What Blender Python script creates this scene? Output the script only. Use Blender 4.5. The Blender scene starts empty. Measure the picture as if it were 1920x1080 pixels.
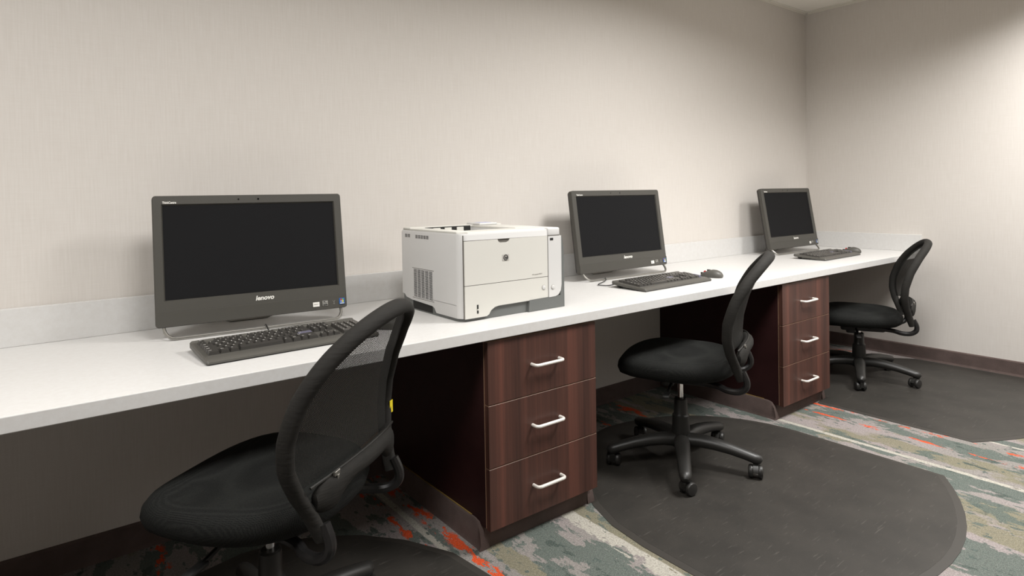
import bpy, bmesh, math, random
from mathutils import Vector, Matrix
random.seed(7)
S = bpy.context.scene
C = S.collection
PI = math.pi
rad = math.radians

# ------------------------------------------------------------------ camera
YAW, PITCH, ROLL, FPX, CYP = 0.6563, -0.0129, -0.0164, 1156.33, 379.71
F = Vector((math.sin(YAW)*math.cos(PITCH), math.cos(YAW)*math.cos(PITCH), math.sin(PITCH)))
R0 = Vector((math.cos(YAW), -math.sin(YAW), 0))
U0 = R0.cross(F)
RV = math.cos(ROLL)*R0 + math.sin(ROLL)*U0
UV = -math.sin(ROLL)*R0 + math.cos(ROLL)*U0
cd = bpy.data.cameras.new('camera')
cam = bpy.data.objects.new('camera', cd); C.objects.link(cam)
cam.matrix_world = Matrix(((RV.x, UV.x, -F.x, 0), (RV.y, UV.y, -F.y, -2.3094), (RV.z, UV.z, -F.z, 1.1217), (0, 0, 0, 1)))
cd.sensor_fit = 'HORIZONTAL'; cd.sensor_width = 36
cd.lens = FPX/1920*36
cd.shift_y = -(540-CYP)/1920
cd.clip_start = 0.05
S.camera = cam

# ------------------------------------------------------------------ world, lights, exposure
w = bpy.data.worlds.new('world'); S.world = w; w.use_nodes = True
w.node_tree.nodes['Background'].inputs[0].default_value = (1.0, 0.95, 0.88, 1)
w.node_tree.nodes['Background'].inputs[1].default_value = 0.0
def area(name, loc, sx, sy, power, spread, col=(1.0, 0.985, 0.965)):
    d = bpy.data.lights.new(name, 'AREA'); d.shape = 'RECTANGLE'; d.size = sx; d.size_y = sy
    d.energy = power; d.spread = rad(spread); d.color = col
    o = bpy.data.objects.new(name, d); C.objects.link(o); o.location = loc
    return o
CEIL = 2.4404
area('ceiling_light', (4.00, -1.95, CEIL-.012), .35, .60, 30, 138)
area('ceiling_light', (2.45, -1.65, CEIL-.012), .60, .60, 54, 162)
area('ceiling_light', (0.60, -1.60, CEIL-.012), .60, .60, 21, 162)
area('ceiling_light', (-0.85, -1.40, CEIL-.012), .60, .60, 25, 168)  # unseen lamp added left of the view to brighten the upper-left wall
area('ceiling_light', (3.0, -3.5, CEIL-.012), .60, 1.2, 12, 172)  # unseen fill behind the camera, added to lift the right corner and right side
vs = S.view_settings
S.display_settings.display_device = 'sRGB'
vs.view_transform = 'Standard'; vs.look = 'None'; vs.gamma = 1; vs.use_curve_mapping = False
vs.exposure = 0.22

# ------------------------------------------------------------------ materials
def srgb(r, g, b):
    f = lambda c: (c/255/12.92) if c/255 <= .04045 else ((c/255+.055)/1.055)**2.4
    return (f(r), f(g), f(b), 1)
class NT:
    """small wrapper for building node graphs"""
    def __init__(s, name):
        s.m = bpy.data.materials.new(name); s.m.use_nodes = True
        s.t = s.m.node_tree; s.p = s.t.nodes['Principled BSDF']; s.out = s.t.nodes['Material Output']
    def put(s, sock, v):
        if isinstance(v, bpy.types.NodeSocket): s.t.links.new(v, sock)
        elif v is not None:
            try: sock.default_value = v
            except Exception: sock.default_value = (v, v, v)
    def math(s, op, a, b=None, c=None, clamp=False):
        n = s.t.nodes.new('ShaderNodeMath'); n.operation = op; n.use_clamp = clamp
        s.put(n.inputs[0], a); s.put(n.inputs[1], b)
        if c is not None: s.put(n.inputs[2], c)
        return n.outputs[0]
    def coords(s, kind='Object'):
        return s.t.nodes.new('ShaderNodeTexCoord').outputs[kind]
    def mapping(s, vec, scale=(1, 1, 1), loc=(0, 0, 0), rot=(0, 0, 0)):
        n = s.t.nodes.new('ShaderNodeMapping'); s.put(n.inputs['Vector'], vec)
        n.inputs['Scale'].default_value = scale; n.inputs['Location'].default_value = loc; n.inputs['Rotation'].default_value = rot
        return n.outputs[0]
    def sep(s, vec):
        n = s.t.nodes.new('ShaderNodeSeparateXYZ'); s.put(n.inputs[0], vec); return n.outputs
    def noise(s, vec, scale, detail=3, rough=.55, dist=0):
        n = s.t.nodes.new('ShaderNodeTexNoise'); s.put(n.inputs['Vector'], vec)
        n.inputs['Scale'].default_value = scale; n.inputs['Detail'].default_value = detail
        n.inputs['Roughness'].default_value = rough; n.inputs['Distortion'].default_value = dist
        return n.outputs['Fac']
    def step(s, v, lo, hi, a=0., b=1.):
        n = s.t.nodes.new('ShaderNodeMapRange'); n.clamp = True
        s.put(n.inputs[0], v); s.put(n.inputs[1], lo); s.put(n.inputs[2], hi); s.put(n.inputs[3], a); s.put(n.inputs[4], b)
        return n.outputs[0]
    def mix(s, fac, a, b):
        n = s.t.nodes.new('ShaderNodeMix'); n.data_type = 'RGBA'
        s.put(n.inputs[0], fac); s.put(n.inputs[6], a); s.put(n.inputs[7], b)
        return n.outputs[2]
    def bump(s, h, strength=.3, dist=.001):
        n = s.t.nodes.new('ShaderNodeBump'); n.inputs['Strength'].default_value = strength
        n.inputs['Distance'].default_value = dist; s.put(n.inputs['Height'], h)
        s.t.links.new(n.outputs[0], s.p.inputs['Normal'])
    def band(s, x, c, wd, soft):
        d = s.math('ABSOLUTE', s.math('SUBTRACT', x, c))
        return s.step(d, wd, wd+soft, 1., 0.)
def plain(name, col, rough=.5, metal=0, spec=.5, bump=None, var=0, coat=0):
    n = NT(name); p = n.p
    p.inputs['Base Color'].default_value = col; p.inputs['Roughness'].default_value = rough
    p.inputs['Metallic'].default_value = metal; p.inputs['Specular IOR Level'].default_value = spec
    if coat: p.inputs['Coat Weight'].default_value = coat
    co = n.coords()
    if var:
        f = n.noise(co, 14, 4)
        dark = tuple(c*(1-var) for c in col[:3])+(1,); lite = tuple(min(1, c*(1+var)) for c in col[:3])+(1,)
        n.put(p.inputs['Base Color'], n.mix(n.step(f, .3, .7), dark, lite))
    if bump: n.bump(n.noise(co, bump[0], 2), bump[1], bump[2])
    return n.m

# woven wall covering
n = NT('wallpaper'); co = n.coords()
v1 = n.noise(n.mapping(co, (220, 220, 9)), 1, 2); v2 = n.noise(n.mapping(co, (12, 12, 300)), 1, 2)
thr = n.math('ADD', n.math('MULTIPLY', v1, .65), n.math('MULTIPLY', v2, .35))
n.put(n.p.inputs['Base Color'], n.mix(n.step(thr, .3, .7), srgb(208, 202, 195), srgb(215, 210, 204)))
n.p.inputs['Roughness'].default_value = .75; n.p.inputs['Specular IOR Level'].default_value = .25
n.bump(thr, .18, .0008); M_WALL = n.m
M_CEIL = plain('ceiling_tile', srgb(242, 238, 229), .9, spec=.1, bump=(160, .35, .002))
M_GRID = plain('ceiling_trim_paint', srgb(228, 224, 214), .5)
# quartz counter
n = NT('white_quartz'); co = n.coords()
f = n.noise(co, 60, 5, .7)
n.put(n.p.inputs['Base Color'], n.mix(n.step(f, .35, .7), srgb(214, 213, 211), srgb(208, 206, 203)))
n.p.inputs['Roughness'].default_value = .36; n.p.inputs['Specular IOR Level'].default_value = .32; M_QUARTZ = n.m
# mahogany laminate
n = NT('mahogany'); co = n.coords()
g1 = n.noise(n.mapping(co, (13, 13, .25)), 1, 2, .5); g2 = n.noise(n.mapping(co, (110, 110, 2.2)), 1, 4, .6)
g = n.math('ADD', n.math('MULTIPLY', g1, .7), n.math('MULTIPLY', g2, .3))
c1 = n.mix(n.step(g, .34, .52), srgb(48, 33, 29), srgb(80, 52, 44))
n.put(n.p.inputs['Base Color'], n.mix(n.step(g, .52, .70), c1, srgb(108, 67, 56)))
n.p.inputs['Roughness'].default_value = .42; n.p.inputs['Specular IOR Level'].default_value = .35; M_WOOD = n.m
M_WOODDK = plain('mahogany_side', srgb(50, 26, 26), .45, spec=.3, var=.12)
M_EDGE = plain('edge_banding', srgb(158, 126, 102), .5)
M_BASE = plain('cove_base', srgb(94, 81, 77), .9, spec=.15, bump=(420, .6, .002), var=.14)
M_GLUE = plain('glue_line', srgb(128, 104, 52), .7)
M_NICKEL = plain('satin_nickel', srgb(232, 227, 219), .38, metal=.25)
M_STEEL = plain('brushed_steel', srgb(168, 166, 161), .36, metal=1)
M_CHROME = plain('chrome', srgb(225, 225, 225), .15, metal=1)
# floor mats
n = NT('black_vinyl'); co = n.coords()
f = n.noise(co, 5, 5, .6); sc = n.noise(n.mapping(co, (6, 60, 1), rot=(0, 0, .5)), 2, 3, .6)
c = n.mix(n.step(f, .3, .75), srgb(42, 40, 37), srgb(56, 53, 49))
sp = n.noise(co, 170, 1, .5)
c = n.mix(n.math('MULTIPLY', n.step(sc, .62, .72), .30), c, srgb(112, 108, 102))
n.put(n.p.inputs['Base Color'], n.mix(n.math('MULTIPLY', n.step(sp, .79, .83), .5), c, srgb(150, 146, 138)))
n.p.inputs['Roughness'].default_value = .5; n.p.inputs['Specular IOR Level'].default_value = .4
n.bump(n.noise(co, 260, 2), .25, .0008); M_MAT = n.m
M_MATRIM = plain('mat_bevel', srgb(54, 51, 47), .55, spec=.4)
# chairs
n = NT('seat_fabric'); co = n.coords()
vo = n.t.nodes.new('ShaderNodeTexVoronoi'); n.put(vo.inputs['Vector'], co); vo.inputs['Scale'].default_value = 330; vo.inputs['Randomness'].default_value = .25
n.put(n.p.inputs['Base Color'], n.mix(n.step(vo.outputs['Distance'], .25, .6), srgb(9, 9, 9), srgb(32, 33, 31)))
n.p.inputs['Roughness'].default_value = .85; n.p.inputs['Specular IOR Level'].default_value = .2
n.bump(vo.outputs['Distance'], .5, .001); M_SEAT = n.m
n = NT('frame_fabric'); co = n.coords()
f = n.noise(co, 40, 4)
n.put(n.p.inputs['Base Color'], n.mix(f, srgb(30, 29, 27), srgb(42, 40, 37)))
n.p.inputs['Roughness'].default_value = .8; n.p.inputs['Specular IOR Level'].default_value = .25
n.bump(n.noise(n.mapping(co, (20, 20, 120)), 1, 2), .35, .003); M_FRAME = n.m
n = NT('back_mesh'); co = n.coords(); xs = n.sep(co)
fy = n.math('FRACT', n.math('MULTIPLY', xs[1], 1/.0042)); fz = n.math('FRACT', n.math('MULTIPLY', xs[2], 1/.0034))
al = n.math('MAXIMUM', n.math('LESS_THAN', fy, .60), n.math('LESS_THAN', fz, .48))
n.put(n.p.inputs['Alpha'], al)
n.p.inputs['Base Color'].default_value = srgb(34, 34, 32); n.p.inputs['Roughness'].default_value = .6; n.p.inputs['Specular IOR Level'].default_value = .3; M_MESH = n.m
M_PLASTIC = plain('black_plastic', srgb(40, 39, 37), .42, spec=.45, bump=(300, .15, .001))
M_PLDARK = plain('dark_plastic', srgb(24, 24, 23), .5)
M_TUBE = plain('black_metal', srgb(26, 25, 25), .35, spec=.5)
M_YELLOW = plain('yellow_tag', srgb(236, 214, 40), .6)
# computers
M_BEZEL = plain('grey_black_plastic', srgb(72, 70, 65), .48, spec=.4)
M_HOUSE = plain('housing_plastic', srgb(48, 45, 43), .5, spec=.4)
M_SCREEN = plain('screen_panel', srgb(30, 30, 31), .6, spec=.05)
M_KEYCASE = plain('keyboard_plastic', srgb(82, 80, 75), .45, spec=.45)
M_KEY = plain('key_plastic', srgb(58, 56, 53), .36, spec=.5)
M_KEYBLUE = plain('blue_key', srgb(96, 94, 110), .45)
M_WHITE = plain('white_print', srgb(228, 226, 220), .6)
M_STICK = plain('grey_sticker', srgb(166, 164, 158), .5)
M_BLUE = plain('blue_sticker', srgb(44, 96, 160), .35)
M_RED = plain('red_rubber', srgb(196, 44, 40), .5)
M_GREEN = plain('green_print', srgb(120, 180, 60), .5)
M_LENS = plain('lens_glass', srgb(12, 12, 14), .1)
# printer
M_PW = plain('printer_white', srgb(208, 206, 199), .5, spec=.35, bump=(500, .08, .0006))
M_PW2 = plain('printer_cool_white', srgb(206, 205, 203), .5, spec=.35)
M_PG = plain('printer_grey', srgb(104, 106, 104), .5, spec=.35)
M_SLOT = plain('slot_black', srgb(26, 25, 23), .8)
M_SEAM = plain('seam_grey', srgb(96, 92, 86), .8)
M_LCD = plain('blue_glass', srgb(150, 160, 214), .2)
M_SILVER = plain('silver_badge', srgb(190, 187, 181), .45, metal=.1)
M_PRINTG = plain('grey_print', srgb(150, 146, 140), .6)

# patterned carpet: stripes run away from the desk (along y)
n = NT('patterned_carpet'); co = n.coords(); X = n.sep(co)[0]; Y = n.sep(co)[1]
big = n.noise(n.mapping(co, (11, 4.4, 1)), 1, 6, .66, .2)
big2 = n.noise(n.mapping(co, (7, 2.4, 1), loc=(7, 3, 0)), 1, 5, .66, .2)
big3 = n.noise(n.mapping(co, (22, 9, 1), loc=(2, 11, 0)), 1, 4, .6, .2)
fine = n.noise(n.mapping(co, (46, 26, 1), loc=(4, 1, 0)), 1, 3, .6)
edge = n.noise(n.mapping(co, (60, 30, 1), loc=(14, 1, 0)), 1, 2, .5)
wob = n.math('MULTIPLY', n.math('SUBTRACT', fine, .5), .05)
Xw = n.math('ADD', X, wob)
Xs = n.math('ADD', X, n.math('MULTIPLY', n.math('SUBTRACT', edge, .5), .010))
fib = n.noise(co, 420, 2, .6); mott = n.noise(co, 170, 2, .6)
def bands(*L):
    r = None
    for c_, w_, sf in L:
        q = n.band(Xw, c_, w_, sf); r = q if r is None else n.math('MAXIMUM', r, q)
    return r
col = n.mix(n.step(n.noise(n.mapping(co, (3, 1.5, 1), loc=(5, 5, 0)), 1, 2), .4, .62), srgb(150, 141, 139), srgb(138, 134, 129))
oband = bands((1.50, .025, .01), (2.95, .03, .08), (1.14, .02, .03), (2.55, .05, .08), (2.42, .03, .05))
olive = n.step(n.math('ADD', big2, n.math('MULTIPLY', oband, .22)), .60, .66)
col = n.mix(n.math('MULTIPLY', olive, .8), col, srgb(122, 118, 94))
tband = bands((1.31, .03, .10), (1.20, .02, .03), (2.81, .015, .04), (3.14, .03, .08), (2.66, .04, .06), (.6, .1, .2), (2.25, .08, .1))
teal = n.step(n.math('ADD', big, n.math('MULTIPLY', tband, .10)), .555, .568)
col = n.mix(n.math('MULTIPLY', teal, .9), col, srgb(88, 99, 93))
dteal = n.math('MULTIPLY', n.step(big3, .60, .612), n.step(big, .50, .54))
col = n.mix(n.math('MULTIPLY', dteal, .85), col, srgb(66, 78, 73))
spots = n.step(n.noise(n.mapping(co, (34, 20, 1), loc=(3, 17, 0)), 1, 2, .5), .655, .668)
col = n.mix(n.math('MULTIPLY', spots, .85), col, srgb(80, 92, 87))
cream = n.math('MAXIMUM', n.band(Xs, 1.464, .012, .004), n.math('MAXIMUM', n.band(Xs, 2.855, .010, .004), n.math('MAXIMUM', n.band(Xs, 1.000, .010, .004), n.band(Xs, 3.30, .006, .003))))
rag = n.math('MULTIPLY', n.band(Xw, 1.438, .016, .004), n.step(big3, .44, .46))
cream = n.math('MULTIPLY', n.math('MAXIMUM', cream, rag), n.step(fine, .63, .615))
col = n.mix(cream, col, srgb(178, 174, 163))
near = n.step(Y, -.62, -.55)
ol = n.math('MAXIMUM', bands((1.052, .014, .014), (.955, .010, .014), (3.210, .008, .008), (3.085, .004, .010), (4.40, .02, .03)), n.math('MULTIPLY', near, bands((2.40, .015, .03), (2.16, .01, .015), (.28, .01, .02))))
orange = n.math('MULTIPLY', ol, n.step(n.noise(n.mapping(co, (26, 9, 1), loc=(9, 2, 0)), 1, 4, .65), .525, .54))
col = n.mix(orange, col, srgb(214, 78, 30))
col = n.mix(n.math('MULTIPLY', n.step(mott, .40, .62, 1, 0), .42), col, n.mix(.75, col, srgb(44, 42, 40)))
col = n.mix(n.math('MULTIPLY', n.step(fib, .56, .70), .45), col, srgb(196, 190, 184))
n.put(n.p.inputs['Base Color'], col); n.p.inputs['Roughness'].default_value = .95; n.p.inputs['Specular IOR Level'].default_value = .1
n.bump(fib, .7, .003); M_CARPET = n.m

# ------------------------------------------------------------------ mesh helpers
def bm_new(): return bmesh.new()
def box(bm, x0, x1, y0, y1, z0, z1, bev=0, seg=2):
    r = bmesh.ops.create_cube(bm, size=1)
    vs_ = r['verts']
    for v in vs_:
        v.co = Vector(((x0+x1)/2+v.co.x*(x1-x0), (y0+y1)/2+v.co.y*(y1-y0), (z0+z1)/2+v.co.z*(z1-z0)))
    if bev:
        es = list({e for v in vs_ for e in v.link_edges})
        bmesh.ops.bevel(bm, geom=es, offset=bev, segments=seg, affect='EDGES', profile=.5)
    return bm
def catmull(pts, sub=6, closed=False):
    P = [Vector(p) for p in pts]; out = []; m = len(P)
    for i in range(m if closed else m-1):
        if closed: a, b, c, d = P[(i-1) % m], P[i], P[(i+1) % m], P[(i+2) % m]
        else: a, b, c, d = P[max(i-1, 0)], P[i], P[i+1], P[min(i+2, m-1)]
        for k in range(sub):
            t = k/sub
            out.append(.5*((2*b)+(-a+c)*t+(2*a-5*b+4*c-d)*t*t+(-a+3*b-3*c+d)*t**3))
    if not closed: out.append(P[-1].copy())
    return out
def tube(bm, pts, r, seg=8, closed=False, r2=None, ref=None, cap=True):
    """sweep a round (or elliptical, r along ref, r2 across) section along pts; r may be a list"""
    P = [Vector(p) for p in pts]; m = len(P); rings = []
    nrm = None
    for i in range(m):
        a = P[(i-1) % m] if (closed or i) else P[0]; b = P[(i+1) % m] if (closed or i < m-1) else P[-1]
        t = (b-a).normalized()
        if ref is not None: nr = Vector(ref); nr = nr-t*nr.dot(t)
        else:
            if nrm is None: nrm = Vector((0, 0, 1)) if abs(t.z) < .9 else Vector((1, 0, 0))
            nr = nrm-t*nrm.dot(t)
        nr.normalize(); nrm = nr; bn = t.cross(nr)
        ri = r[i] if isinstance(r, (list, tuple)) else r
        rj = (r2[i] if isinstance(r2, (list, tuple)) else r2) if r2 is not None else ri
        rings.append([bm.verts.new(P[i]+nr*ri*math.cos(2*PI*k/seg)+bn*rj*math.sin(2*PI*k/seg)) for k in range(seg)])
    for i in range(m if closed else m-1):
        A, B = rings[i], rings[(i+1) % m]
        for k in range(seg): bm.faces.new((A[k], A[(k+1) % seg], B[(k+1) % seg], B[k]))
    if cap and not closed:
        bm.faces.new(rings[0][::-1]); bm.faces.new(rings[-1])
    return bm
def lathe(bm, prof, seg=20, at=(0, 0, 0)):
    rings = []
    for r, z in prof:
        rings.append([bm.verts.new((at[0]+r*math.cos(2*PI*k/seg), at[1]+r*math.sin(2*PI*k/seg), at[2]+z)) for k in range(seg)])
    for A, B in zip(rings, rings[1:]):
        for k in range(seg): bm.faces.new((A[k], A[(k+1) % seg], B[(k+1) % seg], B[k]))
    bm.faces.new(rings[0][::-1]); bm.faces.new(rings[-1])
    return bm
def prism(bm, pts, axis, a, b):
    """extrude 2D outline; axis 'z': pts=(x,y); 'y': pts=(x,z); 'x': pts=(y,z)"""
    f = {'z': lambda p, q: (p[0], p[1], q), 'y': lambda p, q: (p[0], q, p[1]), 'x': lambda p, q: (q, p[0], p[1])}[axis]
    A = [bm.verts.new(f(p, a)) for p in pts]; B = [bm.verts.new(f(p, b)) for p in pts]
    m = len(pts)
    for i in range(m): bm.faces.new((A[i], A[(i+1) % m], B[(i+1) % m], B[i]))
    fa = bm.faces.new(A[::-1]); fb = bm.faces.new(B)
    if m > 4:
        bm.normal_update(); bmesh.ops.triangulate(bm, faces=[fa, fb], ngon_method='EAR_CLIP')
    return bm
def rrect(x0, x1, y0, y1, r, k=5):
    out = []
    for cx, cy, a in ((x1-r, y1-r, 0), (x0+r, y1-r, 90), (x0+r, y0+r, 180), (x1-r, y0+r, 270)):
        for i in range(k):
            t = rad(a+90*i/(k-1)); out.append((cx+r*math.cos(t), cy+r*math.sin(t)))
    return out
def loft(bm, loops, close=True):
    L = [[bm.verts.new(p) for p in lp] for lp in loops]; m = len(L[0])
    for A, B in zip(L, L[1:]):
        for k in range(m): bm.faces.new((A[k], A[(k+1) % m], B[(k+1) % m], B[k]))
    if close:
        bm.faces.new(L[0][::-1]); bm.faces.new(L[-1])
    return bm
def finish(bm, smooth=35):
    bmesh.ops.recalc_face_normals(bm, faces=bm.faces)
    me = bpy.data.meshes.new('mesh')
    bm.to_mesh(me); bm.free()
    if smooth:
        ar = sorted(p.area for p in me.polygons); lim = 12*ar[len(ar)//2]
        for p in me.polygons: p.use_smooth = p.area < lim      # broad flat faces stay flat next to small bevels
        me.set_sharp_from_angle(angle=rad(smooth))
    return me
def link(name, me, mat=None, parent=None, loc=(0, 0, 0), rot=(0, 0, 0)):
    o = bpy.data.objects.new(name, me); C.objects.link(o)
    if mat is not None and me is not None and not me.materials: me.materials.append(mat)
    o.location = loc; o.rotation_euler = rot
    if parent: o.parent = parent
    return o
def part(name, bm, mat, parent=None, smooth=35, **k): return link(name, finish(bm, smooth), mat, parent, **k)
def thing(name, label, cat, loc=(0, 0, 0), rz=0, group=None):
    o = bpy.data.objects.new(name, None); C.objects.link(o); o.location = loc; o.rotation_euler = (0, 0, rz)
    o.empty_display_size = .1
    o['label'] = label; o['category'] = cat
    if group: o['group'] = group
    return o
def struct(name, bm, mat, parent=None, smooth=0):
    o = part(name, bm, mat, parent, smooth); o['kind'] = 'structure'; return o
def copy_tree(o, parent=None):
    c = o.copy(); C.objects.link(c); c.parent = parent
    for ch in [q for q in bpy.data.objects if q.parent == o]: copy_tree(ch, c)
    return c
TXT = {}
def text_mesh(s, size, ext=.0003, shear=0, off=0, sx=1):
    key = (s, size, ext, shear, off, sx)
    if key in TXT: return TXT[key]
    cu = bpy.data.curves.new('text', 'FONT'); cu.body = s; cu.size = size; cu.extrude = ext; cu.shear = shear; cu.offset = off
    cu.align_x = 'CENTER'; cu.align_y = 'CENTER'; cu.resolution_u = 3
    o = bpy.data.objects.new('text', cu); C.objects.link(o)
    dg = bpy.context.evaluated_depsgraph_get()
    me = bpy.data.meshes.new_from_object(o.evaluated_get(dg))
    bpy.data.objects.remove(o); bpy.data.curves.remove(cu)
    me.materials.clear()
    if sx != 1: me.transform(Matrix.Diagonal((sx, 1, 1, 1)))
    TXT[key] = me
    return me

# ------------------------------------------------------------------ room shell
XL, XR, YF = -2.6, 4.568, -6.5
struct('floor', box(bm_new(), XL-.1, XR+.1, YF-.1, .1, -.1, 0), M_CARPET)
struct('ceiling', box(bm_new(), XL-.1, XR+.1, YF-.1, .1, CEIL, CEIL+.1), M_CEIL)
struct('wall_back', box(bm_new(), XL-.1, XR+.1, 0, .1, 0, CEIL), M_WALL)
struct('wall_right', box(bm_new(), XR, XR+.1, YF, 0, 0, CEIL), M_WALL)
struct('wall_left', box(bm_new(), XL-.1, XL, YF, 0, 0, CEIL), M_WALL)
struct('wall_front', box(bm_new(), XL-.1, XR+.1, YF-.1, YF, 0, CEIL), M_WALL)
b = bm_new(); prism(b, [(-.022, CEIL-.004), (-.022, CEIL), (0, CEIL), (0, CEIL-.018), (-.003, CEIL-.018), (-.003, CEIL-.004)], 'x', XL, XR)
struct('trim_1', b, M_GRID)
b = bm_new(); prism(b, [(XR-.022, CEIL-.004), (XR-.022, CEIL), (XR, CEIL), (XR, CEIL-.018), (XR-.003, CEIL-.018), (XR-.003, CEIL-.004)], 'y', YF, -.022)
struct('trim_2', b, M_GRID)
struct('trim_3', tube(bm_new(), [(XR-.0015, -.0015, .70+.12), (XR-.0015, -.0015, CEIL-.02)], .003, 6), M_WALL)

D_, T_, TOP = .756, .0342, .705
C1, C2, CW = 1.0986, 2.845, .4723
HB = .0876
def base_prof(th=.009): return [(0, 0), (-th-.004, 0), (-th, .012), (-th, HB-.006), (-th+.004, HB), (0, HB)]
for nm, xa, xb in (('baseboard_back', XL, C1-.012), ('baseboard_back', C1+CW+.012, C2-.012), ('baseboard_back', C2+CW+.012, XR)):
    struct(nm, prism(bm_new(), base_prof(), 'x', xa, xb), M_BASE)
struct('baseboard_right', prism(bm_new(), [(XR+p[0], p[1]) for p in base_prof()], 'y', YF, -.014), M_BASE)

# ------------------------------------------------------------------ counter
desk = thing('desk_counter', 'long white quartz counter running along the wall with a low backsplash', 'desk', (1.5, -.378, TOP-T_))
def rel(o, bm): bmesh.ops.translate(bm, vec=-o.location, verts=bm.verts); return bm
part('worktop', rel(desk, box(bm_new(), XL+.002, XR-.002, -D_, -.002, TOP-T_, TOP, .0018, 2)), M_QUARTZ, desk, 0)
part('backsplash', rel(desk, box(bm_new(), XL+.002, XR-.002, -.020, -.0005, TOP+.0002, TOP+.1108, .001, 1)), M_QUARTZ, desk)
part('side_splash', rel(desk, box(bm_new(), XR-.020, XR-.0005, -D_, -.0205, TOP+.0002, TOP+.1108, .001, 1)), M_QUARTZ, desk)

# ------------------------------------------------------------------ drawer cabinets
CF = -.7451
def make_cabinet():
    t = thing('drawer_cabinet', 'dark mahogany three-drawer cabinet under the counter below the white printer', 'cabinet', (C1+CW/2, CF, 0), 0)
    hw = CW/2
    cy0 = .022   # carcass front (local y, +y towards wall)
    cy1 = -CF-.003
    zt = TOP-T_-.0015
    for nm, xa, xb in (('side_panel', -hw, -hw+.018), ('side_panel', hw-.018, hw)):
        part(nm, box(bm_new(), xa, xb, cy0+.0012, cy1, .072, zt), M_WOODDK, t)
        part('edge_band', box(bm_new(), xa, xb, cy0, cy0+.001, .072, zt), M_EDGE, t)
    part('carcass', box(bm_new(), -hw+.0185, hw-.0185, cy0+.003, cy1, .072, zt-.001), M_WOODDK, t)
    dm = hm = None
    for z0, z1 in ((.0684, .2642-.0016), (.2642+.0016, .4636-.0016), (.4636+.0016, TOP-T_-.008)):
        h = z1-z0
        d = part('drawer', box(bm_new(), -hw+.0005, hw-.0005, 0, .0195, -h/2, h/2, .0007, 1), M_WOOD, t, loc=(0, 0, (z0+z1)/2))
        part('drawer_edge', box(bm_new(), -hw+.001, hw-.001, .001, .0185, h/2-.0002, h/2+.0006), M_EDGE, d)
        if hm is None:
            L = .060; r = .012
            pts = [(-L, .0005, 0), (-L, -.016, 0)]+[(-L+r-r*math.cos(a), -.019-r*math.sin(a)+.003, 0) for a in (rad(30), rad(60), rad(90))]
            pts += [(-p[0], p[1], p[2]) for p in pts[::-1]]
            bb = bm_new(); tube(bb, pts, .0054, 10)
            hm = finish(bb)
        link('handle', hm, M_NICKEL, d)
    # plinth with wrapped cove base; the sides flare out a little at the floor
    part('plinth', box(bm_new(), -hw+.004, hw-.004, .036, cy1, .0005, .0715), M_BASE, t)
    for s in (-1, 1):
        b = bm_new()
        xo = s*hw
        out = []
        # cross-sections along y, the front end rounding back to the plinth front
        for y, h, o in ((cy1, .086, .010), (.080, .086, .010), (.058, .081, .010), (.044, .062, .011), (.036, .034, .013), (.031, .004, .015)):
            out.append([(xo-s*.018, y, .0006), (xo+s*(o+.006), y, .0006), (xo+s*o, y, min(.014, h*.5)), (xo+s*o, y, h*.92), (xo+s*(o-.004), y, h), (xo-s*.018 if h < .07 else xo+s*.0008, y, h)])
        loft(b, out)
        part('cove_base', b, M_BASE, t)
        part('glue_line', box(bm_new(), min(xo+s*.0008, xo+s*.005), max(xo+s*.0008, xo+s*.005), .10, cy1-.02, .0862, .0882), M_GLUE, t)
    return t
cab = make_cabinet(); cab['group'] = 'drawer cabinets under the counter'
cab2 = copy_tree(cab); cab2.location = (C2+CW/2, CF, 0)
cab2['label'] = 'dark mahogany three-drawer cabinet under the counter beside the right-hand chair'

# ------------------------------------------------------------------ floor mats
def mat_thing(label, pts, zt=.004):
    cx = sum(p[0] for p in pts)/len(pts); cy = sum(p[1] for p in pts)/len(pts)
    P = [Vector((p[0]-cx, p[1]-cy, 0)) for p in pts]
    P2 = catmull(P, 6, True) if len(P) < 40 else P
    t = thing('chair_mat', label, 'floor mat', (cx, cy, 0), 0, 'black chair mats')
    inn = [p*(1-.026/max(.1, p.length)) for p in P2]
    b = bm_new()
    loft(b, [[(p.x, p.y, .0008) for p in P2], [(p.x, p.y, .0018) for p in P2], [(p.x, p.y, zt) for p in inn], [(p.x*.5, p.y*.5, zt) for p in inn]])
    part('bevelled_rim', _rim(P2, inn, zt), M_MATRIM, t, 20)
    b.free()
    b = bm_new(); prism(b, [(p.x, p.y) for p in inn], 'z', .0009, zt+.0003)
    part('pad', b, M_MAT, t, 20)
    return t
def _rim(P2, inn, zt):
    b = bm_new(); m = len(P2)
    A = [b.verts.new((p.x, p.y, .0008)) for p in P2]; B = [b.verts.new((p.x, p.y, .0018)) for p in P2]
    D = [b.verts.new((p.x, p.y, zt)) for p in inn]; E = [b.verts.new((p.x, p.y, .0008)) for p in inn]
    for i in range(m):
        j = (i+1) % m
        for U, V in ((A, B), (B, D), (D, E), (E, A)): b.faces.new((U[i], U[j], V[j], V[i]))
    return b
def ell(cx, cy, a, bb, t0, t1, k): return [(cx+a*math.cos(rad(t0+(t1-t0)*i/k)), cy+bb*math.sin(rad(t0+(t1-t0)*i/k))) for i in range(k+1)]
def dense(pts):
    out = []
    for a, c in zip(pts, pts[1:]+pts[:1]):
        L = math.hypot(c[0]-a[0], c[1]-a[1]); k = max(1, int(L/.06))
        out += [(a[0]+(c[0]-a[0])*i/k, a[1]+(c[1]-a[1])*i/k) for i in range(k)]
    return out
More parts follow.
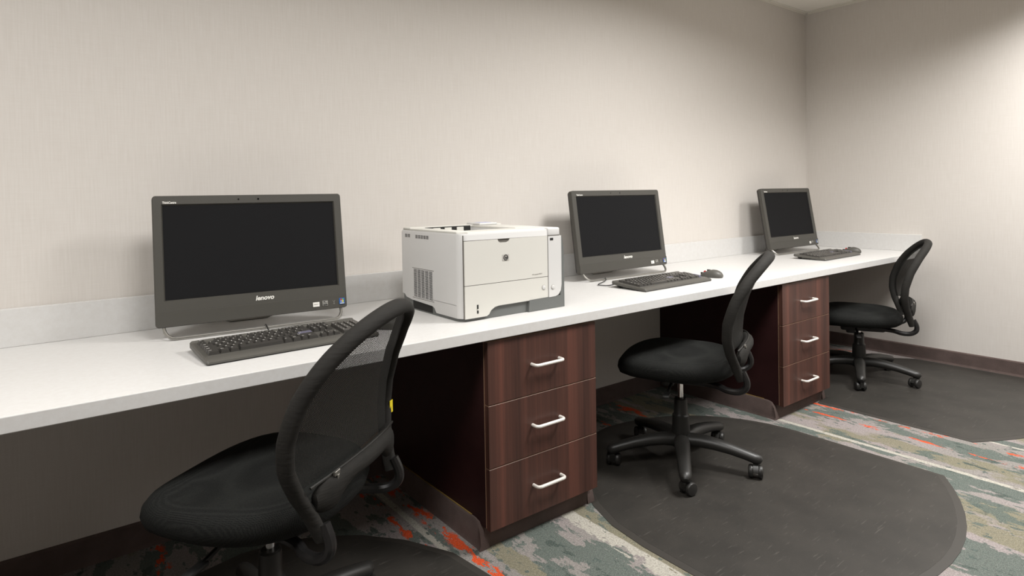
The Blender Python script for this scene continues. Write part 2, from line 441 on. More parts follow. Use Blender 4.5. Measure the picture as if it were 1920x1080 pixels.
def arcpts(xa, ya, xb, yb, sag, k=14):
    # shallow front arc from (xa,ya) to (xb,yb) bulging towards -y
    return [(xa+(xb-xa)*i/k, ya+(yb-ya)*i/k-sag*(1-(2*i/k-1)**2)) for i in range(k+1)]
m2 = ell(2.128, -.85, .648, .60, 0, 90, 14)+[(1.98, -.275), (1.86, -.35), (1.74, -.455), (1.655, -.56), (1.602, -.665), (1.558, -.735), (1.512, -.87), (1.496, -1.019), (1.496, -1.2), (1.500, -1.436)]+arcpts(1.500, -1.436, 2.772, -1.436, .218)[1:]
mat_thing('black vinyl chair mat on the carpet under the middle chair, between the two cabinets', dense(m2))
m3 = [(3.226, -.722), (3.26, -.716), (3.30, -.712), (3.352, -.706), (3.356, -.60), (3.40, -.43), (3.50, -.28), (3.66, -.16), (3.84, -.105), (4.02, -.118), (4.18, -.20), (4.34, -.40), (4.44, -.60), (4.545, -.72), (4.548, -1.42)]+arcpts(4.548, -1.42, 3.232, -1.40, .22)[1:]
mat_thing('black vinyl chair mat in the corner by the right-hand wall', dense(m3))
m1 = [(1.045, -1.45), (1.042, -.95), (1.035, -.833), (1.012, -.664), (.929, -.504), (.832, -.388), (.719, -.304), (.613, -.258), (.484, -.245), (.349, -.275), (.20, -.34), (.03, -.45), (-.10, -.60), (-.20, -.80), (-.235, -1.0), (-.235, -1.45)]+arcpts(-.235, -1.45, 1.045, -1.45, .21)[1:-1]
mat_thing('black vinyl chair mat in the dark under the nearest chair', dense(m1))

# ------------------------------------------------------------------ task chairs
ZP = [(.40, -.268), (.44, -.256), (.50, -.243), (.56, -.240), (.62, -.246), (.70, -.268), (.78, -.303), (.84, -.337), (.90, -.374)]
def xb(z):
    for (a, p), (c, q) in zip(ZP, ZP[1:]):
        if z <= c: t = (z-a)/(c-a); return p+(q-p)*t
    return ZP[-1][1]
OUT = [(.165, .402), (.178, .455), (.200, .505), (.219, .56), (.224, .62), (.217, .68), (.197, .74), (.165, .785), (.120, .824), (.060, .849), (0, .857)]
def bpos(u, z, off=0): return Vector((xb(z)+.80*u*u+off, u, z))
half = catmull([Vector((a, b_, 0)) for a, b_ in OUT+[(-a, b_) for a, b_ in OUT[-2::-1]]], 4)[:4*(len(OUT)-1)+1]
def wz(z):
    for p, q in zip(half, half[1:]):
        if p.y <= z <= q.y: return p.x+(q.x-p.x)*(z-p.y)/max(1e-6, q.y-p.y)
    return 0
def zu(u): return .530-.35*u*u          # upper edge of lower cover
def zl(u):                              # arched lower edge
    a = abs(u)/.165
    return max(.446, .488-.075*max(0, a-.40)**1.6*2.2)
def seat_bm():
    b = bm_new(); N = 40
    def ring(s, z, dz):
        out = []
        for k in range(N):
            t = 2*PI*k/N; c, si = math.cos(t), math.sin(t); e = 2/2.7
            x = .235*math.copysign(abs(c)**e, c)*s; y = .242*math.copysign(abs(si)**e, si)*s*(1-.08*max(0, -x/.235))
            zz = z-dz*.024*max(0, (x-.05)/.19)**2+dz*.010*(abs(y)/.24)**2-dz*.006*math.exp(-((x+.03)/.12)**2)
            out.append((x+.012, y, zz))
        return out
    loops = [ring(.10, .372, .3), ring(.70, .374, .5), ring(.88, .380, .8), ring(.97, .394, 1), ring(1.0, .414, 1), ring(.985, .434, 1), ring(.93, .449, 1), ring(.82, .456, 1), ring(.6, .459, 1), ring(.3, .460, 1), ring(.05, .460, 1)]
    return loft(b, loops)
def make_chair(name, label, loc, rz, lift):
    t = thing(name, label, 'office chair', loc, rz, 'black task chairs')
    st = part('seat', seat_bm(), M_SEAT, t, 60)
    # back frame
    path = [bpos(p.x, p.y) for p in half]+[bpos(-p.x, p.y) for p in half[-2::-1]]
    m = len(path); rr = [.0205-.004*abs(2*i/(m-1)-1)**3 for i in range(m)]
    part('back_frame', tube(bm_new(), path, rr, 12, r2=[q*.78 for q in rr], ref=(0, 0, 1) if False else None), M_FRAME, t, 60)
    # mesh panel
    b = bm_new(); nu, nz = 24, 26; G = []
    for i in range(nu+1):
        s = -1+2*i/nu; colv = []
        for j in range(nz+1):
            q = j/nz; z = .470+(.854-.470)*q
            u = s*wz(z)*.985
            z2 = max(z, zu(u)-.004)
            colv.append(b.verts.new(bpos(u, z2, -.004)))
        G.append(colv)
    for i in range(nu):
        for j in range(nz): b.faces.new((G[i][j], G[i+1][j], G[i+1][j+1], G[i][j+1]))
    bmesh.ops.remove_doubles(b, verts=b.verts, dist=1e-5)
    part('back_mesh', b, M_MESH, t, 60)
    # lower fabric cover with arch, zip and pull
    us = [-.176+.352*i/32 for i in range(33)]
    path = [bpos(u, (zu(u)+zl(u))/2+.001, -.014-.008*math.cos(PI*u/.40)) for u in us]
    hh = [max(.012, (zu(u)-zl(u))/2) for u in us]; tt = [.020-.010*(abs(u)/.176)**4 for u in us]; hh = [h_*(1-.45*(abs(u)/.176)**10) for h_, u in zip(hh, us)]
    b = bm_new(); tube(b, path, hh, 14, r2=tt, ref=(0, 0, 1))
    lc = part('lower_cover', b, M_FRAME, t, 60)
    zp = [bpos(u, zu(u)+.000, -.024) for u in [-.190+.38*i/20 for i in range(21)]]
    part('zipper', tube(bm_new(), zp, .0032, 6), M_PLASTIC, lc)
    b = bm_new(); p0 = bpos(.125, zu(.125)+.000, -.029)
    box(b, p0.x-.004, p0.x+.003, p0.y-.010, p0.y+.010, p0.z-.005, p0.z+.005, .001, 1)
    box(b, p0.x-.006, p0.x-.004, p0.y-.004, p0.y+.004, p0.z-.024, p0.z-.003, .0006, 1)
    part('zip_pull', b, M_STEEL, lc)
    # steel support tubes
    for s in (-1, 1):
        pts = catmull([(-.04, s*.100, .366), (-.15, s*.125, .362), (-.195, s*.150, .355), (-.235, s*.162, .357), (-.261, s*.167, .374), (-.266, s*.167, .400), (-.252, s*.165, .435)], 6)
        part('back_tube', tube(bm_new(), pts, .0125, 10), M_TUBE, t)
    b = bm_new(); box(b, -.13, .10, -.075, .075, .335, .373, .012, 2); box(b, .02, .07, -.05, .05, .315, .345, .01, 2)
    me_ = part('seat_mechanism', b, M_PLDARK, t)
    b = bm_new(); tube(b, [(.02, .06, .348), (.02, .15, .343), (.02, .20, .335)], .006, 8); box(b, .008, .032, .19, .25, .329, .339, .004, 2)
    part('lever', b, M_PLDARK, me_)
    b = bm_new(); lathe(b, [(.035, .075), (.0375, .10), (.0345, .195), (.031, .199), (.0285, .203), (.0265, .262), (.022, .266)], 20)
    for o in C.objects:
        if o.parent == t: o.location.z += lift
    col_ = part('gas_lift', b, M_PLASTIC, t)
    b = bm_new(); lathe(b, [(.0112, .25), (.0112, .340+lift)], 16)
    part('piston', b, M_CHROME, col_)
    b = bm_new(); lathe(b, [(.036, .066), (.044, .072), (.044, .100), (.036, .116), (.020, .118)], 20)
    part('hub', b, M_PLASTIC, t)
    return t
def leg_bm():
    b = bm_new(); prof = [(.025, .096, .031, .026), (.08, .101, .029, .024), (.14, .098, .0265, .022), (.20, .090, .024, .020), (.255, .079, .0225, .0185), (.288, .071, .022, .0185), (.304, .066, .019, .018), (.312, .061, .010, .011)]
    tube(b, [(x, 0, z) for x, z, _, _ in prof], [c_[3]*1.08 for c_ in prof], 12, r2=[c_[2]*1.08 for c_ in prof], ref=(0, 0, 1))
    return b
def caster_bms(rot):
    yk = bm_new(); lathe(yk, [(.006, .040), (.006, .062)], 8)
    prism(yk, [(.012, .020), (.017, .050), (.004, .0565), (-.010, .0545), (-.024, .049), (-.034, .040), (-.0375, .029), (-.034, .026), (-.012, .024)], 'y', -.0095, .0095)
    wh = []
    for s in (-1, 1):
        b = bm_new()
        lathe(b, [(.010, s*.009), (.0235, s*.010), (.0250, s*.013), (.0250, s*.020), (.022, s*.0255), (.010, s*.028)][::1], 20)
        bmesh.ops.rotate(b, cent=(0, 0, 0), matrix=Matrix.Rotation(rad(-90), 3, 'X'), verts=b.verts)
        bmesh.ops.translate(b, vec=(-.012, 0, .0252), verts=b.verts)
        wh.append(b)
    return yk, wh
LEG = finish(leg_bm(), 50)
_yk, _wh = caster_bms(0)
CAST = bm_new()
for q in [_yk]+_wh:
    tmp = bpy.data.meshes.new('t'); q.to_mesh(tmp); q.free(); CAST.from_mesh(tmp); bpy.data.meshes.remove(tmp)
CAST = finish(CAST, 40)
MAT_TOP = .0044
def add_base(t, rot, casts):
    for k in range(5):
        a = rot+rad(72*k)
        lg = link('leg', LEG, M_PLASTIC, t, (0, 0, 0), (0, 0, a))
        link('caster', CAST, M_PLASTIC, lg, (.290, 0, 0), (0, 0, rad(casts[k])))
def chair(label, x, y, face, base_deg, casts, lift=0):
    t = make_chair('task_chair', label, (x, y, MAT_TOP), rad(face), lift)
    add_base(t, rad(base_deg-face), casts)
    return t
ch2 = chair('black mesh-back task chair between the two drawer cabinets, seen side on, pushed under the counter', 2.095, -.712, 119, 148, (60, -50, 100, 20, -30), .006)
ch1 = chair('nearest black mesh-back task chair, with a yellow tag on its back edge', .432, -.762, 128, 160, (40, 20, -60, 80, -30), .008)
ch3 = chair('black mesh-back task chair in the far corner, turned half away, right of the far cabinet', 3.850, -.665, 118, 205, (20, 70, -40, 60, 0), -.048)
p0 = bpos(-.215, .555)
part('tag', box(bm_new(), p0.x-.019, p0.x-.0175, p0.y-.012, p0.y+.004, p0.z-.016, p0.z+.016), M_YELLOW, ch1)['label'] = 'small yellow fabric tag'

# ------------------------------------------------------------------ all-in-one computers
BW, BH = .575, .397
def make_computer(label, loc, rz, lean):
    t = thing('computer', label, 'computer', loc, rz, 'all-in-one computers on the counter')
    T = Matrix.Translation((0, 0, .037)) @ Matrix.Rotation(-lean, 4, 'X')
    def pp(name, bm, mat, parent=t, smooth=35):
        bmesh.ops.transform(bm, matrix=T, verts=bm.verts); return part(name, bm, mat, parent, smooth)
    def flat(name, me, mat, u, v, parent, y=-.0006):
        me2 = me.copy(); me2.materials.clear()
        me2.transform(T @ Matrix.Translation((u, y, v)) @ Matrix.Rotation(rad(90), 4, 'X'))
        return link(name, me2, mat, parent)
    hw = BW/2
    su0, su1, sv0, sv1 = -hw+.0275, hw-.0275, .080, BH-.030
    o1 = rrect(-hw, hw, 0, BH, .010); o2 = rrect(-hw+.002, hw-.002, .002, BH-.002, .009)
    i1 = rrect(su0-.004, su1+.004, sv0-.004, sv1+.004, .002); i2 = rrect(su0, su1, sv0, sv1, .0005)
    b = bm_new()
    loops = [[(x, .022, z) for x, z in o1], [(x, .002, z) for x, z in o1], [(x, 0, z) for x, z in o2], [(x, 0, z) for x, z in i1], [(x, .006, z) for x, z in i2], [(x, .012, z) for x, z in i2]]
    loft(b, loops, False)
    bz = pp('bezel', b, M_BEZEL)
    b = bm_new(); box(b, su0-.003, su1+.003, .0055, .012, sv0-.003, sv1+.003)
    pp('screen', b, M_SCREEN)
    b = bm_new(); loft(b, [[(x, .0215, z) for x, z in o1], [(x, .034, z) for x, z in rrect(-hw+.004, hw-.004, .004, BH-.004, .010)], [(x, .062, z) for x, z in rrect(-hw+.05, hw-.05, .05, BH-.05, .03)]])
    pp('housing', b, M_HOUSE)
    b = bm_new(); prism(b, [(0.0, .003), (-.0024, .0425), (0.001, .0445), (.001, .003)], 'x', -hw+.0015, hw-.0015)
    pp('chin_panel', b, M_BEZEL)
    flat('brand_lettering', text_mesh('lenovo', .0205, .0004, .22, .0006), M_WHITE, .020, .0600, bz)
    flat('model_lettering', text_mesh('ThinkCentre', .0100, .0003, 0, .0003, .72), M_WHITE, -hw+.046, BH-.0215, bz)
    b = bm_new(); lathe(b, [(.003, 0), (.003, .0006)], 10); l_ = finish(b); flat('webcam', l_, M_LENS, .015, BH-.014, bz)
    b = bm_new(); box(b, -.002, .002, -.002, .002, 0, .0006); l_ = finish(b, 0); flat('microphone', l_, M_LENS, -.045, BH-.014, bz)
    # stickers along the chin
    def rect(w_, h_, d=.0006): b_ = bm_new(); box(b_, -w_/2, w_/2, -h_/2, h_/2, 0, d); return finish(b_, 0)
    yb = -.0022
    s1 = flat('sticker', rect(.0215, .0150), M_WHITE, .182, .0200, t, yb)
    flat('sticker_print', text_mesh('ENERGY', .0042, .0001, 0, .0001), M_PRINTG, .182, .0200, s1, yb-.0008)
    s2 = flat('sticker', rect(.0175, .0175), M_STICK, .212, .0215, t, yb)
    b = bm_new()
    for za, zb_ in ((-.0075, -.0035), (-.0005, .0010), (.0060, .0075)): box(b, -.0075, .0075, za, zb_, 0, .0003)
    tube(b, [(-.006+.0012*i, .002+.003*math.sin(i*.62), .0002) for i in range(11)], .0007, 4)
    flat('sticker_print', finish(b, 0), M_SLOT, .212, .0215, s2, yb-.0008)
    b = bm_new()
    tube(b, [(-.004, .005, 0), (0, 0, 0), (.004, .005, 0)], .0005, 4); tube(b, [(0, 0, 0), (0, -.005, 0)], .0005, 4); tube(b, [(-.003, -.006, 0), (.003, -.006, 0)], .0005, 4)
    flat('sticker', finish(b, 0), M_STICK, .242, .0225, t, yb)
    s3 = flat('sticker', rect(.0190, .0205), M_BLUE, .2695, .0230, t, yb)
    for k, (du, dv, mm) in enumerate(((-.0028, .0042, M_RED), (.0030, .0036, M_GREEN), (-.0028, -.0016, M_LCD), (.0030, -.0022, M_YELLOW))):
        flat('window_pane_mark', rect(.0050, .0048, .0003), mm, .2695+du, .0240+dv, s3, yb-.0008)
    flat('sticker_print', rect(.0140, .0022, .0003), M_WHITE, .2695, .0155, s3, yb-.0008)
    # wire foot: one bent loop resting on the counter
    u0, rr_ = hw-.021, .030
    y0, yf = .016, -.024
    pts = [(-u0, y0+.010, .075), (-u0, y0, .042)]
    for a in (0, 22.5, 45, 67.5, 90): pts.append((-u0+rr_-rr_*math.cos(rad(a)), y0+(yf-y0)*(.25+.75*math.sin(rad(a))), .0052+.030*(1-math.sin(rad(a)))))
    pts += [(-p[0], p[1], p[2]) for p in pts[::-1]]
    part('wire_foot', tube(bm_new(), pts, .0050, 10), M_STEEL, t)
    pts = [(-.085, .085, .20)]+[(-.085, .150, .050), (-.080, .168, .012), (-.060, .172, .0042), (.060, .172, .0042), (.080, .168, .012), (.085, .150, .050), (.085, .085, .20)]
    b = bm_new(); tube(b, pts, .0040, 8)
    part('rear_stand', b, M_STEEL, t)
    return t
make_computer('nearest black all-in-one computer, on the counter left of the printer', (.557, -.247, TOP), rad(-4.5), rad(8.1))
k2 = make_computer('black all-in-one computer just right of the white printer', (2.312, -.230, TOP), rad(-1.5), rad(8.1)); k2.scale = (1.07, 1, 1)
k3 = make_computer('black all-in-one computer farthest away in the corner by the right wall', (3.992, -.212, TOP), rad(-1.0), rad(9.5)); k3.scale = (1.045, 1, 1)

# ------------------------------------------------------------------ keyboards
KU = .0195
def key_mesh(wu, hu):
    w_, d_ = wu*KU-.0012, hu*KU-.0012
    b = bm_new(); i = .0030
    loops = [[(-w_/2, -d_/2, 0), (w_/2, -d_/2, 0), (w_/2, d_/2, 0), (-w_/2, d_/2, 0)],
             [(-w_/2+i, -d_/2+i*.75, .0085), (w_/2-i, -d_/2+i*.75, .0085), (w_/2-i, d_/2-i*.5, .0098), (-w_/2+i, d_/2-i*.5, .0098)]]
    loft(b, loops); return finish(b, 0)
KM = {}
def layout():
    K = []   # (x_center_u, y_row, w, h, legend, colour)
    def row(y, x, items):
        for it in items:
            s, w_ = it if isinstance(it, tuple) else (it, 1)
            if s is not None: K.append((x+w_/2, y, w_, 1, s, 0))
            x += w_
    row(5.25, 0, ['Esc', (None, 1), 'F1', 'F2', 'F3', 'F4', (None, .5), 'F5', 'F6', 'F7', 'F8', (None, .5), 'F9', 'F10', 'F11', 'F12'])
    row(4, 0, list('`1234567890-=')+[('Bk', 2)])
    row(3, 0, [('Tab', 1.5)]+list('QWERTYUIOP[]')+[('\\', 1.5)])
    row(2, 0, [('Caps', 1.75)]+list("ASDFGHJKL;'"))
    K.append((13.875, 2, 2.25, 1, 'Enter', 1))
    row(1, 0, [('Shift', 2.25)]+list('ZXCVBNM,./')+[('Shift', 2.75)])
    row(0, 0, [('Ctrl', 1.5), ('Win', 1.25), ('Alt', 1.25), ('', 6), ('Alt', 1.25), ('Win', 1.25), ('Mn', 1), ('Ctrl', 1.5)])
    row(5.25, 15.4, ['Pr', 'Sc', 'Pa']); row(4, 15.4, ['In', 'Ho', 'PU']); row(3, 15.4, ['De', 'En', 'PD'])
    row(1, 16.4, ['^']); row(0, 15.4, ['<', 'v', '>'])
    row(4, 18.8, ['Nm', '/', '*', '-']); row(3, 18.8, ['7', '8', '9']); row(2, 18.8, ['4', '5', '6']); row(1, 18.8, ['1', '2', '3'])
    K.append((19.8, 0, 2, 1, '0', 0)); row(0, 20.8, ['.'])
    K.append((22.3, 2.5, 1, 2, '+', 0)); K.append((22.3, .5, 1, 2, 'En', 1))
    return K
LAY = layout()
KW, KD = .476, .196
def make_keyboard(label, loc, rz):
    t = thing('keyboard', label, 'keyboard', loc, rz, 'black keyboards on the counter')
    # case: lofted from the front lip back, raised on rear feet
    b = bm_new(); hw = KW/2
    prof = [(-KD/2, .0035, .0085), (-KD/2+.006, .0030, .0125), (-KD/2+.040, .0035, .0170), (-KD/2+.043, .0040, .0158), (KD/2-.018, .0135, .0265), (KD/2-.014, .0140, .0295), (KD/2-.004, .0155, .0290), (KD/2, .0180, .0250)]
    loops = []
    for y, zb_, zt_ in prof:
        q = hw-(.012 if y > KD/2-.002 else (.005 if y > KD/2-.010 else (.003 if y < -KD/2+.003 else 0)))
        loops.append([(-q, y, zb_), (q, y, zb_), (q, y, zt_-.003), (q-.003, y, zt_), (-q+.003, y, zt_), (-q, y, zt_-.003)])
    loft(b, loops); part('case', b, M_KEYCASE, t, 30)
    b = bm_new(); box(b, -hw+.004, hw-.004, -KD/2+.002, -KD/2+.030, .0004, .0036)
    part('front_pad', b, M_PLDARK, t)
    for s in (-1, 1):
        b = bm_new(); prism(b, [(KD/2-.040, .0125), (KD/2-.020, .0145), (KD/2-.026, .0004), (KD/2-.034, .0004)], 'x', s*(hw-.03)-.012, s*(hw-.03)+.012)
        part('flip_foot', b, M_PLDARK, t)
    tilt = math.atan2(.0265-.0158, KD-.061)
    ox, oy = -23*KU/2+.0, -KD/2+.0535
    leg = bm_new()
    for cx, cy, w_, h_, s, blue in LAY:
        me = KM.get((w_, h_, blue))
        if me is None:
            me = key_mesh(w_, h_); me.materials.append(M_KEYBLUE if blue else M_KEY); KM[(w_, h_, blue)] = me
        x = ox+cx*KU; y = oy+cy*KU*.975; z = .0154+(y+KD/2-.043)*math.tan(tilt)
        link('key', me, None, t, (x, y, z), (tilt, 0, 0))
        if s:
            tm = text_mesh(s, .0062 if len(s) == 1 else .0042, .0001)
            tp = tm.copy(); tp.transform(Matrix.Translation((x-w_*KU/2+.0072, y+h_*KU/2-.0068, z+.0102+(h_/2-.3)*KU*math.tan(tilt))) @ Matrix.Rotation(tilt+.09, 4, 'X'))
            leg.from_mesh(tp); bpy.data.meshes.remove(tp)
    lg = part('key_legends', leg, M_WHITE, t, 0); lg['kind'] = 'stuff'
    b = bm_new(); box(b, .150, .205, KD/2-.0125, KD/2-.0095, .0296, .0299)
    part('indicator_strip', b, M_STICK, t)
    return t
kb1 = make_keyboard('black keyboard in front of the nearest computer, left of the printer', (.562, -.520, TOP), rad(2.0))
kb2 = copy_tree(kb1); kb2.location = (2.238, -.512, TOP); kb2.rotation_euler = (0, 0, rad(1.0))
kb2['label'] = 'black keyboard in front of the computer just right of the printer'
kb3 = copy_tree(kb1); kb3.location = (3.862, -.480, TOP); kb3.rotation_euler = (0, 0, rad(1.0))
kb3['label'] = 'black keyboard in front of the farthest computer in the corner'
pts = catmull([(-.02, KD/2-.004, .020), (-.01, KD/2+.03, .006), (-.03, KD/2+.06, .003), (-.12, KD/2+.05, .003), (-.215, KD/2+.03, .003), (-.245, KD/2+.055, .0045), (-.22, KD/2+.09, .003), (-.13, KD/2+.13, .006), (-.10, KD/2+.160, .0135), (-.05, KD/2+.2, .003)], 5)
part('cable', tube(bm_new(), pts, .0020, 6), M_TUBE, kb2)
pts = catmull([(.0, KD/2-.004, .020), (.0, KD/2+.03, .004), (.01, KD/2+.10, .005), (.018, KD/2+.151, .0140), (.03, KD/2+.20, .003)], 5)
part('cable', tube(bm_new(), pts, .0020, 6), M_TUBE, kb1)

# ------------------------------------------------------------------ mice
def make_mouse(label, loc, rz):
    t = thing('computer_mouse', label, 'mouse', loc, rz, 'black mice on the counter')
    b = bm_new(); N = 24; loops = []
    L, W = .056, .031
    def ring(s, z, bl):
        out = []
        for k in range(N):
            a = 2*PI*k/N; c, si = math.cos(a), math.sin(a)
            y = L*math.copysign(abs(si)**.85, si)*s; x = W*math.copysign(abs(c)**.85, c)*s*(1-.10*math.cos(PI*min(1, abs(y)/L*.8)))
            h = z*(1-bl*(.45*max(0, (y+.01)/L)**1.4+.30*max(0, (-y-.012)/L)**2))
            out.append((x, y, .0006+h))
        return out
    for s, z in ((.90, 0), (.98, .003), (1.0, .009), (.97, .017), (.88, .026), (.72, .032), (.5, .0355), (.25, .0370), (.04, .0372)): loops.append(ring(s, z, 1))
    loft(b, loops); bd = part('mouse_body', b, M_KEYCASE, t, 60)
    b = bm_new(); lathe(b, [(.005, -.0022), (.0070, -.002), (.0070, .002), (.005, .0022)], 14)
    bmesh.ops.rotate(b, cent=(0, 0, 0), matrix=Matrix.Rotation(rad(90), 3, 'Y'), verts=b.verts); bmesh.ops.translate(b, vec=(0, .032, .0235), verts=b.verts)
    part('scroll_wheel', b, M_RED, t)['label'] = 'red scroll wheel'
    b = bm_new(); box(b, -.0006, .0006, .040, .054, .0085, .0215); box(b, -.0006, .0006, .004, .022, .030, .0368)
    part('button_seam', b, M_SLOT, t)
    return t
make_mouse('black mouse on the counter, half hidden behind the nearest chair back', (.868, -.515, TOP), rad(38))
make_mouse('black mouse with red wheel right of the middle keyboard', (2.585, -.530, TOP), rad(14))
make_mouse('black mouse right of the far keyboard, by the side splash', (4.215, -.470, TOP), rad(10))

# ------------------------------------------------------------------ printer
pr = thing('printer', 'white laser printer with grey base standing between the two nearest computers', 'printer', (1.089, -.615, TOP), 0)
PW, PD, PH = .449, .415, .293
ZB = .0525
# white shell, rounded front-left corner
b = bm_new(); k_ = 6
def foot(i, rl=.030):
    o = []
    for cx, cy, r, a in ((PW-.020-i, PD-.012-i, .010, 0), (.012+i, PD-.012-i, .012, 90), (rl+i, rl+i, rl, 180), (PW-.024-i, .014+i, .014, 270)):
        for q in range(k_): o.append((cx+r*math.cos(rad(a+90*q/(k_-1))), cy+r*math.sin(rad(a+90*q/(k_-1)))))
    return o
fp = foot(0); fi = foot(.006)
loft(b, [[(x, y, ZB) for x, y in fp], [(x, y, PH-.010) for x, y in fp], [(x, y, PH-.003) for x, y in foot(.003)], [(x, y, PH-.003) for x, y in rrect(.062, .274, .100, PD-.070, .004, 6)], [(x, y, PH-.052) for x, y in rrect(.062, .274, .100, PD-.070, .004, 6)]])
shell = part('shell', b, M_PW2, pr, 40)
# grey base skirt and right hand side
b = bm_new(); loft(b, [[(x, y, .0006) for x, y in foot(.004)], [(x, y, ZB) for x, y in foot(.004)]])
part('base_skirt', b, M_PG, pr, 40)
b = bm_new()
sp_ = [(.000, .0006), (.000, .20), (.004, .235), (.012, .262), (.030, .280), (.060, .288), (PD-.02, .288), (PD-.005, .27), (PD-.003, .0006)]
prism(b, sp_, 'x', PW-.0195, PW); part('side_cover', b, M_PG, pr, 25)
b = bm_new()
lo = [(.372, .0006)]+[(PW, .0006), (PW, .235), (PW-.006, .255), (PW-.010, .262), (.374, .262), (.374, .05)]
prism(b, [(.279, .0006), (PW, .0006), (PW, .20), (PW-.004, .235), (PW-.009, .262), (PW-.02, .262), (PW-.02, .045), (.283, .0425)], 'y', -.006, .02)
part('front_skirt', b, M_PG, pr, 25)
# left-front white foot of the shell (goes down to the counter)
b = bm_new()
arc = [(.030+.030*math.cos(rad(a)), .030+.030*math.sin(rad(a))) for a in range(180, 271, 15)]
# profile on the left face: curved cut at y .165-.190, on the front: cut at x .10-.15
def quarter(x0, z0, x1, z1, k=6): return [(x0+(x1-x0)*math.sin(rad(90*i/k)), z0+(z1-z0)*(1-math.cos(rad(90*i/k)))) for i in range(k+1)]
lp = [(.0, .0105), (.158, .0105), (.164, .016), (.172, .026), (.186, .0305), (.190, ZB+.001), (0, ZB+.001)]
prism(b, [(y+.026, z) for y, z in lp[:1]]+[(y, z) for y, z in lp[1:6]]+[(.026, ZB+.001)], 'x', 0.0, .03)
prism(b, [(.026, .0105), (.100, .0105), (.108, .016), (.116, .027), (.130, .036), (.150, .0395), (.160, ZB+.001), (.026, ZB+.001)], 'y', 0.0, .03)
loft(b, [[(x, y, .0105) for x, y in arc]+[(.0301, .0301, .0105)], [(x, y, ZB+.001) for x, y in arc]+[(.0301, .0301, ZB+.001)]])
part('corner_foot', b, M_PW2, shell, 40)
b = bm_new(); prism(b, [(.186, .0310), (.330, .0360), (.375, .0420), (.398, .058), (.398, .060), (.186, .060)], 'x', -.0002, .012)
part('side_lip', b, M_PW2, shell, 30)
b = bm_new(); box(b, -.0002+.0035, .012, .190, .330, .0050, .0345)
part('handle_recess', b, M_SLOT, shell)
# front panels
def plate(name, pts, y0, y1, mat, parent=pr, sm=30):
    b_ = bm_new(); prism(b_, pts, 'y', y0, y1); return part(name, b_, mat, parent, sm)
door = plate('front_door', [(.0125, .1195), (.3705, .1195), (.3705, .2655), (.2005, .2655), (.196, .2570), (.188, .2535), (.160, .2535), (.152, .2570), (.1475, .2655), (.0125, .2655)], -.005, .004, M_PW)
plate('door_grip', [(.149, .2540), (.1995, .2540), (.1995, .2660), (.149, .2660)], -.0005, .004, M_SEAM, door)
tray = plate('paper_tray', [(.0125, .0105), (.098, .0105), (.108, .016), (.116, .028), (.132, .037), (.150, .0400), (.3705, .0415), (.3705, .1175), (.0125, .1175)], -.005, .004, M_PW)
colr = plate('side_column', [(.3730, .0425), (.405, .0435), (.420, .049), (.430, .062), (.4345, .085), (.4355, .2635), (.3730, .2635)], -.0075, .004, M_PW2)
plate('seam', [(.0108, .0105), (.0122, .0105), (.0122, .285), (.0108, .285)], -.0008, .003, M_SEAM, shell)
plate('seam', [(.0122, .1177), (.3722, .1177), (.3722, .1193), (.0122, .1193)], -.0030, .003, M_SEAM, shell)
plate('seam', [(.0122, .2657), (.4300, .2637), (.4300, .2655), (.0122, .2673)], -.0030, .003, M_SEAM, shell)
plate('seam', [(.3708, .0425), (.3727, .0425), (.3727, .2640), (.3708, .2640)], -.0035, .003, M_SEAM, shell)
b = bm_new(); box(b, .381, .396, -.0082, -.006, .2485, .2570); part('usb_port', b, M_SLOT, colr)
def disc(r, x, z, y, th=.002):
    b_ = bm_new(); lathe(b_, [(r, 0), (r, th*.7), (r*.85, th)], 20)
    bmesh.ops.rotate(b_, cent=(0, 0, 0), matrix=Matrix.Rotation(rad(90), 3, 'X'), verts=b_.verts); bmesh.ops.translate(b_, vec=(x, y, z), verts=b_.verts); return b_
for x_, z_, pa, y_ in ((.350, .0810, tray, -.0048), (.392, .0785, colr, -.0073)):
    rg = part('button_ring', disc(.0090, x_, z_, y_, .0012), M_PRINTG, pa); part('button', disc(.0078, x_, z_, y_-.0005, .0022), M_PW2, pa)
b = bm_new(); box(b, .0585, .0645, -.0058, -.0045, .024, .0530); ps = part('paper_gauge', b, M_SLOT, tray)
b = bm_new(); box(b, .0588, .0642, -.0064, -.0055, .0345, .0385); part('gauge_mark', b, M_PW, ps)
# badge
b = bm_new(); prism(b, rrect(.166, .195, .1905, .2125, .003), 'y', -.0060, -.0045); bd = part('badge', b, M_SILVER, door)
b = bm_new(); tube(b, [(.1805+.0088*math.cos(2*PI*i/20), -.0062, .2015+.0088*math.sin(2*PI*i/20)) for i in range(20)], .0013, 6, True); part('badge_ring', b, M_SLOT, bd)
me = text_mesh('hp', .0135, .0003, .28, .0002).copy(); me.transform(Matrix.Translation((.1805, -.0064, .2018)) @ Matrix.Rotation(rad(90), 4, 'X')); link('badge_letters', me, M_SLOT, bd)
me = text_mesh('HP LaserJet P3015', .0062, .0002).copy(); me.transform(Matrix.Translation((.320, -.0053, .1310)) @ Matrix.Rotation(rad(90), 4, 'X')); link('model_lettering', me, M_PRINTG, door)
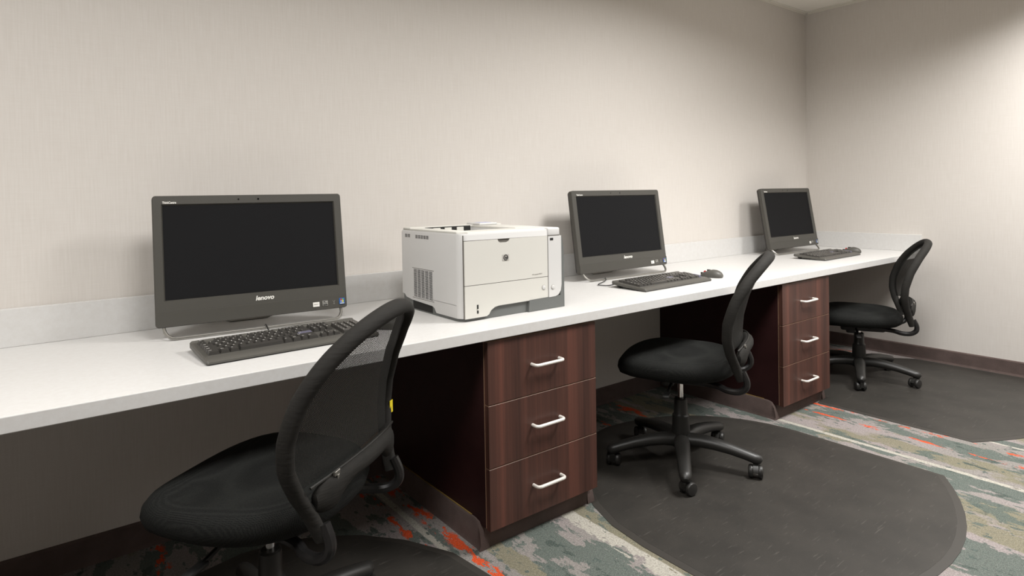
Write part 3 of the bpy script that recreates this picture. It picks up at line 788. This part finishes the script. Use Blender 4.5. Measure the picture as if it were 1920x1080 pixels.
# top: frame around the paper bin, ramp, dark slot, control panel
b = bm_new()
box(b, .004, .060, .030, PD-.014, PH-.004, PH+.004, .003, 2)
box(b, .030, .370, .003, .0995, PH-.020, PH+.002, .006, 3)
box(b, .004, .425, PD-.070, PD-.012, PH-.004, PH+.007, .004, 2)
box(b, .275, .372, .060, PD-.030, PH-.004, PH+.005, .004, 2)
part('top_cover', b, M_PW, pr, 40)
b = bm_new(); box(b, .3735, .4335, -.0035, PD-.040, PH-.029, PH+.001, .006, 3); part('right_cap', b, M_PW2, pr, 40)
b = bm_new(); prism(b, [(.1005, PH-.050), (PD-.0705, PH-.050), (PD-.0705, PH-.044), (.240, PH-.034), (.160, PH-.016), (.1005, PH-.002)], 'x', .0625, .2735); part('output_bin', b, M_PW2, pr, 40)
b = bm_new(); box(b, .066, .270, PD-.0722, PD-.0695, PH-.040, PH+.0045); sl = part('paper_slot', b, M_SLOT, pr)
for x_ in (.100, .150, .205):
    b = bm_new(); box(b, x_, x_+.030, PD-.0765, PD-.0722, PH-.036, PH+.0010); part('slot_rib', b, M_PW, sl)
b = bm_new(); box(b, .285, .372, PD-.115, PD-.020, PH+.004, PH+.014, .005, 3); cp = part('control_panel', b, M_PW2, pr, 40)
b = bm_new(); box(b, .298, .352, PD-.100, PD-.060, PH+.0135, PH+.0146); part('display', b, M_LCD, cp)
# side vents
def vents(y0, y1, ny, z0, z1, nz, fr):
    b_ = bm_new(); dy = (y1-y0)/ny; dz = (z1-z0)/nz
    for i in range(ny):
        for j in range(nz):
            ya = y0+i*dy; za = z0+j*dz
            box(b_, -.0006, .001, ya+dy*.10, ya+dy*.90, za+dz*.28, za+dz*.72)
    v = part('vent_slots', b_, M_SLOT, shell, 0); v['kind'] = 'stuff'
    if fr:
        b_ = bm_new()
        for a_, c_, d_, e_ in ((y0-.008, y1+.008, z1+.003, z1+.0042), (y0-.008, y1+.008, z0-.0042, z0-.003)): box(b_, -.0007, .001, a_, c_, d_, e_)
        part('vent_frame', b_, M_SEAM, shell, 0)
vents(.180, .318, 5, .050, .151, 22, True)
vents(.203, .300, 5, .2635, .2765, 4, False)
vents(.338, .380, 2, .2650, .2775, 4, False)
